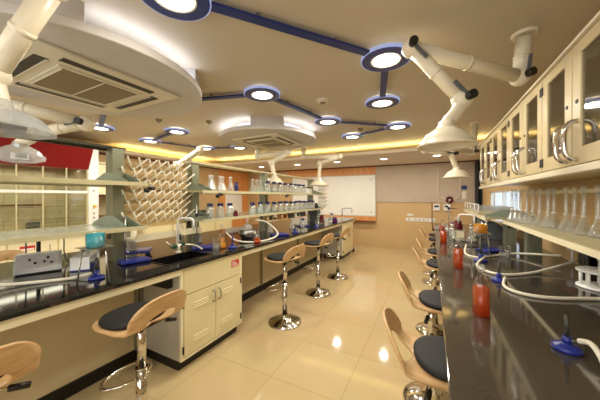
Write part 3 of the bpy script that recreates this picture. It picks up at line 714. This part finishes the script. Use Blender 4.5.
def tube_rack(label,loc,rz,n,w=.12,l=.26,round_=False):
    t=thing('test_tube_rack',label,'tube rack',loc,rz)
    if round_:
        for z,nm in ((0,'base'),(.10,'top_plate')):
            MB().lathe([(.001,z),(.105,z),(.11,z+.004),(.11,z+.012),(.105,z+.016),(.001,z+.016)],n=32).build(nm,'white_plastic',t)
        for k in range(10):
            a=k*2*PI/10; MB().cyl((.09*math.cos(a),.09*math.sin(a),.016),(.09*math.cos(a),.09*math.sin(a),.1),.008,n=8).build('pillar','white_plastic',t)
        MB().cyl((0,0,.016),(0,0,.17),.01,n=10).build('handle','white_plastic',t)
    else:
        for z,nm in ((.0,'base'),(.06,'middle_plate'),(.10,'top_plate')): box(-w/2,-l/2,z,w/2,l/2,z+.01).build(nm,'white_plastic' if z else 'base_blue',t,.002)
        for yy in (-l/2+.006,l/2-.006): box(-w/2,yy-.006,.01,w/2,yy+.006,.11).build('end_plate','white_plastic',t)
        for k in range(n):
            MB().cyl((0,-l/2+.03+k*(l-.06)/(n-1),.012),(0,-l/2+.03+k*(l-.06)/(n-1),.16),.009,n=10).build('tube','clear_glass',t)
    return t
tube_rack('white tube rack with clear tubes behind the aqua beaker tripod',(-2.55,1.08,TZ),.9,6)
tube_rack('white tube rack with clear tubes behind the sink faucet',(-2.72,2.35,TZ),.9,6)
tube_rack('round white pillar rack on the right bench below the flask shelf',(.95,2.32,TZ),0,6,round_=True)
t=thing('gas_tap','white triple gas tap turret at the left edge of the island','gas tap',(-2.62,.44,TZ))
MB().cyl((0,0,0),(0,0,.03),.05).cyl((0,0,.03),(0,0,.13),.025).build('turret','white_plastic',t)
for k in range(3):
    a=k*2*PI/3+.5; MB().cyl((0,0,.09),(.08*math.cos(a),.08*math.sin(a),.09),.012).build('nozzle','white_plastic',t); MB().cyl((.05*math.cos(a),.05*math.sin(a),.1),(.05*math.cos(a),.05*math.sin(a),.13),.014).build('tap_handle','screen_grey',t)
tag(MB().tube([(-2.56,.46,TZ+.09),(-2.45,.55,TZ+.03),(-2.35,.72,TZ+.012),(-2.25,.86,TZ+.012),(-2.16,.95,TZ+.035)],.011,10,6).build('hose','hose_white'),'pale gas hose crossing the near island top to the tripod burner','hose')
tag(MB().tube([(-2.4,2.55,TZ+.12),(-2.2,2.5,TZ+.04),(-2.02,2.6,TZ+.012),(-1.94,2.9,TZ+.012),(-1.98,3.15,TZ+.06),(-2.2,3.2,TZ+.2),(-2.36,3.1,TZ+.24)],.011,10,6).build('hose','hose_white'),'white hose looping round the orange flask on the island','hose')
# far-side of the island things
for i,(y,m_,lb) in enumerate(((2.1,'amber_liquid','amber flask on the wall bench seen under the peg rack'),)):
    small_flask(lb,(-5.95,3.6,.92),m_,.06,.16)
for i,(x,y) in enumerate(((-5.9,4.0),(-5.95,4.6),(-5.9,5.3))):
    t=thing('benchtop_box','%s dark instrument box on the far left wall bench'%ORD[i],'instrument',(x,y,.92)); box(-.14,-.18,.01,.14,.18,.2).build('case','black_plastic',t,.01); box(.14,-.1,.06,.145,.1,.16).build('panel','screen_grey',t); MB().box(-.12,-.15,0,.12,.15,.01).build('foot','black_plastic',t)

# ------------------------------------------------------------------ right bench
rb=thing('worktop','glossy dark worktop of the right wall bench','worktop',(0,0,0))
box(.045,-.9,TZ-.028,XR-.003,6.5,TZ).build('slab','bench_granite',rb,.004)
MB().box(.05,-.88,.86,.075,6.48,TZ-.028).build('apron','cream_edge',rb)
def rcab(label,y0,y1):
    t=thing('base_cabinet',label,'cabinet',(.6,y0,0)); w=y1-y0
    box(0,0,.1,.5,w,.888).build('body','cabinet_side',t); box(.03,.01,0,.48,w-.01,.1).build('plinth','plinth_black',t)
    for k in range(2):
        d=box(-.018,.01+k*w/2,.13,0,w/2-.01+k*w/2,.87).build('door','cream_metal',t,.003); MB().tube([(-.018,w/2+(-.05 if k==0 else .05),.5),(-.045,w/2+(-.05 if k==0 else .05),.5),(-.045,w/2+(-.05 if k==0 else .05),.6),(-.018,w/2+(-.05 if k==0 else .05),.6)],.006,8).build('handle','steel',d)
for i in range(7): rcab('%s cream base cabinet from the near end under the right bench'%ORD[i],-.85+i*1.04,.17+i*1.04)
# upper cabinets
def upper(label,y0,y1,group='upper wall cabinets over the right bench'):
    w=y1-y0; t=thing('wall_cabinet',label,'cabinet',(.6,y0,1.645),0,group); H=.575
    MB().box(.02,.0,0,.5,.012,H).box(.02,w-.012,0,.5,w,H).box(.02,.012,0,.5,w-.012,.015).box(.02,.012,H-.015,.5,w-.012,H).box(.49,.012,.015,.5,w-.012,H-.015).build('carcass','panel_cream',t)
    box(.03,.012,.28,.48,w-.012,.295).build('inner_shelf','shelf_edge',t)
    for k in range(2):
        a=.004+k*w/2; b=a+w/2-.008; st_=.075
        d=MB().box(0,a,.008,.02,a+st_,H-.005).box(0,b-st_,.008,.02,b,H-.005).box(0,a+st_,.008,.02,b-st_,.085).box(0,a+st_,H-.06,.02,b-st_,H-.005).build('door','cabinet_tan',t,.003)
        box(.008,a+st_,.085,.012,b-st_,H-.06).build('pane','cabinet_glass',d)
        hy=b-.045 if k==0 else a+.045
        MB().tube([(0,hy,.03),(-.022,hy,.035),(-.04,hy,.06),(-.045,hy,.12),(-.04,hy,.18),(-.022,hy,.205),(0,hy,.21)],.011,10,3).build('handle','chrome',d)
        hg=a+.008 if k==0 else b-.008
        for z in (.06,H-.08): MB().box(-.006,hg-.008,z-.025,.0,hg+.008,z+.025).build('hinge','black_plastic',d)
        MB().cyl((-.004,hy+(.0),.30),(0,hy,.30),.01,n=10).build('lock','black_plastic',d)
    return t
yb=4.36
for i in range(6): upper('%s glass door wall cabinet from the far end over the right bench'%ORD[i],yb-.76*(i+1)+.002,yb-.76*i)
tag(box(.585,-.2,2.22,XR-.003,4.36,2.235).build('cornice','arm_cream',None,.004),'pale cornice strip along the tops of the right wall cabinets','cornice')
tag(box(.585,-.2,1.612,.64,4.36,1.645).build('light_rail','arm_cream',None,.004),'pale rail under the lower edge of the right wall cabinets','rail')
t=thing('wall_rail','slim cream wall rail below the right wall cabinets','rail',(1.0,0,1.53)); box(0,1.3,0,.04,3.95,.03).build('rail','cream_edge',t,.003)
rr=MB()
for y in (1.5,2.7,3.9): rr.box(.02,y,.0,.117,y+.03,.02)
rr.build('bracket','aluminium',t)
struct(MB().box(XR-.012,1.3,TZ+.002,XR,3.95,1.6).build('trim_8','wall_tan'))
# right flask rack
rk2=thing('reagent_rack','single shelf reagent rack with speckled top along right wall','rack',(.9,0,TZ))
for y in (1.62,3.36):
    post(y,rk2,.3)
s=box(-.19,1.5,.30,.205,3.55,.322).build('shelf','shelf_stone',rk2)
MB().box(-.205,1.5,.288,-.19,3.55,.324).build('shelf_edge','cream_edge',s); MB().box(-.205,1.492,.288,.205,1.5,.324).build('end_cap','aluminium_dark',s)
up=thing('wall_upright','dark grey service upright on the wall under the flask shelf','upright',(1.06,2.75,TZ)); 
u_=MB()
for dy in (-.05,0,.05): u_.box(-.03,dy-.02,0,.05,dy+.02,.29)
u_.build('profile','aluminium_dark',up); box(-.02,-.07,0,.05,.07,.288).build('back_plate','aluminium',up)
vf=None
for i,(x,y) in enumerate(((0.75, 3.43), (0.77, 3.37), (0.79, 3.29), (0.815, 3.21), (0.84, 3.13), (0.86, 3.03), (0.87, 2.88), (0.9, 2.86), (0.9, 2.64), (0.93, 2.6), (0.92, 2.44), (0.94, 2.32), (0.94, 2.18), (0.94, 2.02))):
    lb='%s long necked flask from the far end of the right shelf'%ORD[i]
    if vf is None:
        vf=thing('long_neck_flask',lb,'flask',(x,y,TZ+.322),0,'long necked flasks on the right shelf')
        MB().lathe([(.001,0),(.046,0),(.05,.006),(.047,.02),(.016,.10),(.0125,.12),(.0115,.27),(.015,.285)],n=20).build('glass','clear_glass',vf)
        MB().lathe([(.001,.275),(.009,.275),(.012,.30),(.018,.31),(.016,.33),(.001,.335)],n=14).build('stopper','clear_glass',vf)
        MB().lathe([(.013,.12),(.0145,.12),(.0145,.135),(.013,.135)],n=14,closed=True).build('graduation_ring','white_plastic',vf)
    else: dup(vf,(x,y,TZ+.322),label=lb)
# sockets under shelf
for i,(y) in enumerate((3.0,2.55)):
    t=thing('plug',('far','near')[i]+' orange and white plug hanging from the wall under the right shelf','plug',(1.06,y,1.05))
    MB().cyl((0,0,.05),(0,0,.10),.05,.045,16).build('orange_cap','orange_plug',t); MB().cyl((0,0,0),(0,0,.05),.03,.035,16).build('body','white_plastic',t); MB().cyl((0,0,-.1),(0,0,0),.008,n=8).build('stem','white_plastic',t); box(.03,-.04,.02,.058,.04,.13).build('wall_plate','white_plastic',t)
t=thing('plug','grey wall valve between the two orange plugs under the right shelf','valve',(1.06,2.8,1.0)); MB().cyl((0,0,0),(0,0,.12),.015).build('body','steel',t); MB().cyl((-.03,0,.06),(.058,0,.06),.012).build('spout','steel',t); t.name='wall_valve'
def hose(pts,lb,r=.0095): tag(MB().tube(pts,r,10,8).build('hose','hose_white'),lb,'hose')
hose([(.488,1.33,.962),(.508,1.30,.972),(.51,1.24,.955),(.49,1.15,.935),(.45,1.0,.931),(.41,.8,.931)],'white hose running forward from the nearest burner on right bench',.0095)
hose([(.44,2.18,.955),(.41,2.06,.934),(.44,1.97,.931),(.52,1.93,.931),(.64,1.95,.931),(.85,2.04,.931),(1.0,1.98,.931),(1.09,1.9,.931)],'white hose from the middle burner curving toward the right shelf')
hose([(.43,2.84,.96),(.34,2.62,.931),(.36,2.42,.931),(.48,2.36,.931),(.66,2.5,.932),(.86,2.68,.96),(1.02,2.8,1.0)],'white hose curling from the tripod burner to the wall valve')
hose([(.33,3.3,.98),(.30,3.05,.931),(.4,2.92,.931),(.56,3.1,.931),(.75,3.2,.95),(1.0,3.02,.99)],'farther white hose from the bench stand to the far plug')
# stands and apparatus further along the right bench
stand('tall retort stand with black boss behind the far orange bottle on right bench',(.30,4.9,TZ),0.4,.52,.1,.08)
stand('retort stand beside the amber beaker tripod on the right bench',(.55,3.35,TZ),.6,.40,.1,.08)
faucet('white gooseneck faucet at the right bench sink',(.5,4.1,TZ),.34,.2,2.6,False)
t=thing('sink','dark sink rim on the far part of the right bench','sink',(.4,3.75,TZ)); MB().box(-.16,-.22,0,.16,-.2,.008).box(-.16,.2,0,.16,.22,.008).box(-.16,-.2,0,-.14,.2,.008).box(.14,-.2,0,.16,.2,.008).build('rim','sink_black',t); box(-.14,-.2,0,.14,.2,.002).build('basin','sink_black',t)
for i,(x,y) in enumerate(((.25,4.05),(.22,4.55),(.3,5.4),(.55,4.7))):
    big_bottle('%s clear stoppered bottle on the far right bench'%ORD[i],(x,y,TZ),.045,.22,'clear_glass' if i!=2 else 'amber_liquid',.5)
small_flask('small flask of red liquid at the far end of the right bench',(.16,5.2,TZ),'red_liquid',.06,.17)
t=thing('glass_trough','pale stacked tray box on the far right rack','tray',(.85,5.2,1.252)); MB().box(-.22,-.4,0,.22,.4,.012).build('base','cream_edge',t); MB().box(-.22,-.4,.012,-.2,.4,.10).box(.2,-.4,.012,.22,.4,.10).box(-.2,-.4,.012,.2,-.38,.10).box(-.2,.38,.012,.2,.4,.10).build('wall','hood_clear',t)
rk3=thing('reagent_rack','far single shelf rack carrying a guard rail on the right bench','rack',(.85,0,TZ))
for y in (4.0,6.05): post(y,rk3,.304)
for yy in (3.944,4.052): MB().prism([(-.25,.331),(.24,.331),(.24,.345),(.07,.42),(-.07,.42),(-.25,.345)],'y',yy,yy+.004).build('bracket','bracket_grey',rk3)
s=box(-.26,3.9,.305,.25,6.2,.33).build('shelf','shelf_stone',rk3); MB().box(-.275,3.9,.29,-.26,6.2,.335).build('shelf_edge','cream_edge',s)
g=MB()
for y in (4.5,4.9,5.4,5.8,6.15): g.cyl((-.25,y,.33),(-.25,y,.47),.008,n=8)
g.cyl((-.25,4.5,.47),(-.25,6.15,.47),.008,n=8).build('guard_rail','white_paint',rk3)
t=thing('balance','grey covered balance on the far right bench beside faucet','balance',(.72,4.45,TZ)); MB().prism([(-.14,0),(.14,0),(.14,.16),(.05,.24),(-.08,.24),(-.14,.1)],'y',-.16,.16).build('case','screen_grey',t,.01); box(-.155,-.1,.02,-.14,.1,.08).build('panel','steel',t)

# ------------------------------------------------------------------ stools
def stool(label,loc,rz,group):
    t=thing('bar_stool',label,'stool',loc,rz,group); H=.765
    MB().lathe([(.001,0),(.198,0),(.2,.006),(.19,.018),(.12,.034),(.06,.052),(.036,.08),(.034,.1)],n=36).build('base','chrome',t)
    MB().cyl((0,0,.09),(0,0,.46),.031,n=20).cyl((0,0,.46),(0,0,.47),.034,n=20).build('column','chrome',t)
    MB().cyl((0,0,.465),(0,0,H-.02),.025,n=18).build('piston','chrome',t)
    MB().cyl((0,0,H-.05),(0,0,H-.03),.035,n=14).box(-.09,-.09,H-.03,.09,.09,H-.018).build('seat_plate','black_plastic',t)
    pts=[(.0,.035,.40)]+[(.0+.19*math.sin(a)**.8*1.0,.135*math.cos(a),.39) for a in [PI*k/12 for k in range(1,12)]]+[(.0,-.035,.40)]
    pts=[(-.0,.032,.41),(.05,.10,.40),(.12,.14,.39),(.18,.12,.385),(.215,.05,.385),(.215,-.05,.385),(.18,-.12,.385),(.12,-.14,.39),(.05,-.10,.40),(0,-.032,.41)]
    MB().tube(pts,.0095,10,4).build('footrest','chrome',t)
    lv=MB().tube([(0,-.05,H-.04),(-.03,-.12,H-.06),(-.05,-.17,H-.075)],.006,8).build('lever','chrome',t); MB().cyl((-.04,-.14,H-.067),(-.058,-.2,H-.085),.013,n=10).build('lever_grip','black_plastic',lv)
    # bent plywood shell : one sheet sweeping from the seat up into the back, with an oval cut-out at the bend
    def oval(n,rx,ry,cx): return [(cx+rx*math.copysign(abs(math.cos(a))**.85,math.cos(a)),ry*math.copysign(abs(math.sin(a))**.85,math.sin(a))) for a in [2*PI*i/n for i in range(n)]]
    R_=[(.245,0,.04,0),(.24,0,.085,0),(.22,0,.13,0),(.18,0,.168,0),(.12,0,.19,0),(.04,0,.2,0),(-.04,0,.2,0),(-.085,.001,.199,0),(-.10,.002,.198,.045),(-.12,.006,.197,.09),(-.145,.016,.196,.118),(-.165,.034,.195,.128),(-.18,.056,.193,.122),(-.19,.076,.19,.095),(-.196,.09,.187,.05),(-.199,.098,.184,0),(-.206,.122,.174,0),(-.213,.147,.155,0),(-.219,.168,.128,0),(-.224,.183,.095,0),(-.227,.191,.055,0),(-.228,.194,.02,0)]
    m=MB(); K=6; vs=[]
    for x,z,wo,wi in R_:
        for sg in (-1,1):
            for k in range(K+1):
                wi_=wi*.8; wo_=min(wo,.188); y=sg*(wi_+(wo_-wi_)*k/K); cv=min(1,max(0,z)/.06)
                vs.append((x+1.1*y*y*cv, y, H-.011+z+ (.0 if z<.001 else .25*y*y*(1-min(1,z/.15)))))
    m.v=vs; C_=2*(K+1)
    for r_ in range(len(R_)-1):
        for sg in (0,1):
            for k in range(K):
                a=r_*C_+sg*(K+1)+k; q=[a,a+1,a+C_+1,a+C_]
                m.f.append(q if sg else q[::-1]); m.sm.append(True)
    me_o=m.build('seat_shell','birch_ply',t)
    import bmesh
    bm=bmesh.new(); bm.from_mesh(me_o.data); bmesh.ops.remove_doubles(bm,verts=bm.verts,dist=1e-5); bmesh.ops.recalc_face_normals(bm,faces=bm.faces); bm.to_mesh(me_o.data); bm.free()
    so=me_o.modifiers.new('ply','SOLIDIFY'); so.thickness=.013; so.offset=0
    ov=oval(40,.155,.172,.065); pm_=MB(); L_=[]
    for sc,z in ((.96,H-.004),(1.0,H+.008),(1.0,H+.018),(.95,H+.028),(.8,H+.032)): L_ += [(.065+(x-.065)*sc,y*sc,z) for x,y in ov]
    n=40
    fs=[(j*n+i,j*n+(i+1)%n,(j+1)*n+(i+1)%n,(j+1)*n+i) for j in range(4) for i in range(n)]
    pm_.add(L_,fs,True); pm_.add(L_[-n:],[tuple(range(n))],True); pm_.build('seat_pad','black_pad',t)
    return t
GS='bent plywood bar stools at the benches'
s0=stool('bent plywood bar stool in the foreground left of the louvered cabinet',(-1.57,.95,0),PI+.1,GS)
dup(s0,(-1.56,.245,0),PI+.12,'plywood bar stool cut off at the bottom left corner',scale=(1,1,1.03))
dup(s0,(-1.57,2.66,0),PI-.2,'plywood bar stool just right of the louvered cabinet')
dup(s0,(-1.58,3.70,0),PI-.15,'plywood bar stool mid aisle, second beyond the louvered cabinet')
dup(s0,(-1.57,4.61,0),PI-.15,'plywood bar stool in front of the far island cabinet')
dup(s0,(-3.72,1.02,0),.25,'plywood bar stool on the far side of the island before the hood')
for i,(y,a) in enumerate(((1.37,.14),(2.12,.1),(3.25,.1),(3.98,.05),(5.1,.05),(5.7,.05))):
    lb=('nearest plywood bar stool tucked under the right bench','second plywood bar stool from the camera at the right bench','third plywood bar stool from the camera at the right bench','fourth plywood bar stool from the camera at the right bench','fifth plywood bar stool from the camera at the right bench','farthest plywood bar stool at the right bench')[i]
    dup(s0,(0.01 if y<1.5 else .0 if y<3 else .03,y,0),a,lb,scale=(1,1,.97))

lamp('added_fill_light','AREA',(-2.4,YF+.02,1.55),48,(1,.95,.86),5.8,rot=(PI/2,0,0),sy=1.25)  # added soft fill from behind the camera, set at the added window
# ------------------------------------------------------------------ camera, world, look
W=bpy.data.worlds.new('World'); S.world=W; W.use_nodes=True
W.node_tree.nodes['Background'].inputs[0].default_value=(.82,.9,1.,1); W.node_tree.nodes['Background'].inputs[1].default_value=1.6
c=bpy.data.cameras.new('camera'); co=bpy.data.objects.new('camera',c); COL.objects.link(co)
f=257.; th=math.atan(132/f)
c.sensor_fit='HORIZONTAL'; c.sensor_width=36; c.lens=f/600*36; c.shift_y=-3/600; c.clip_start=.02
co.location=(0,0,1.5); co.rotation_euler=(PI/2,0,th)
S.camera=co
S.view_settings.view_transform='Standard'; S.view_settings.look='None'; S.view_settings.gamma=1; S.view_settings.use_curve_mapping=False
S.view_settings.exposure=.26
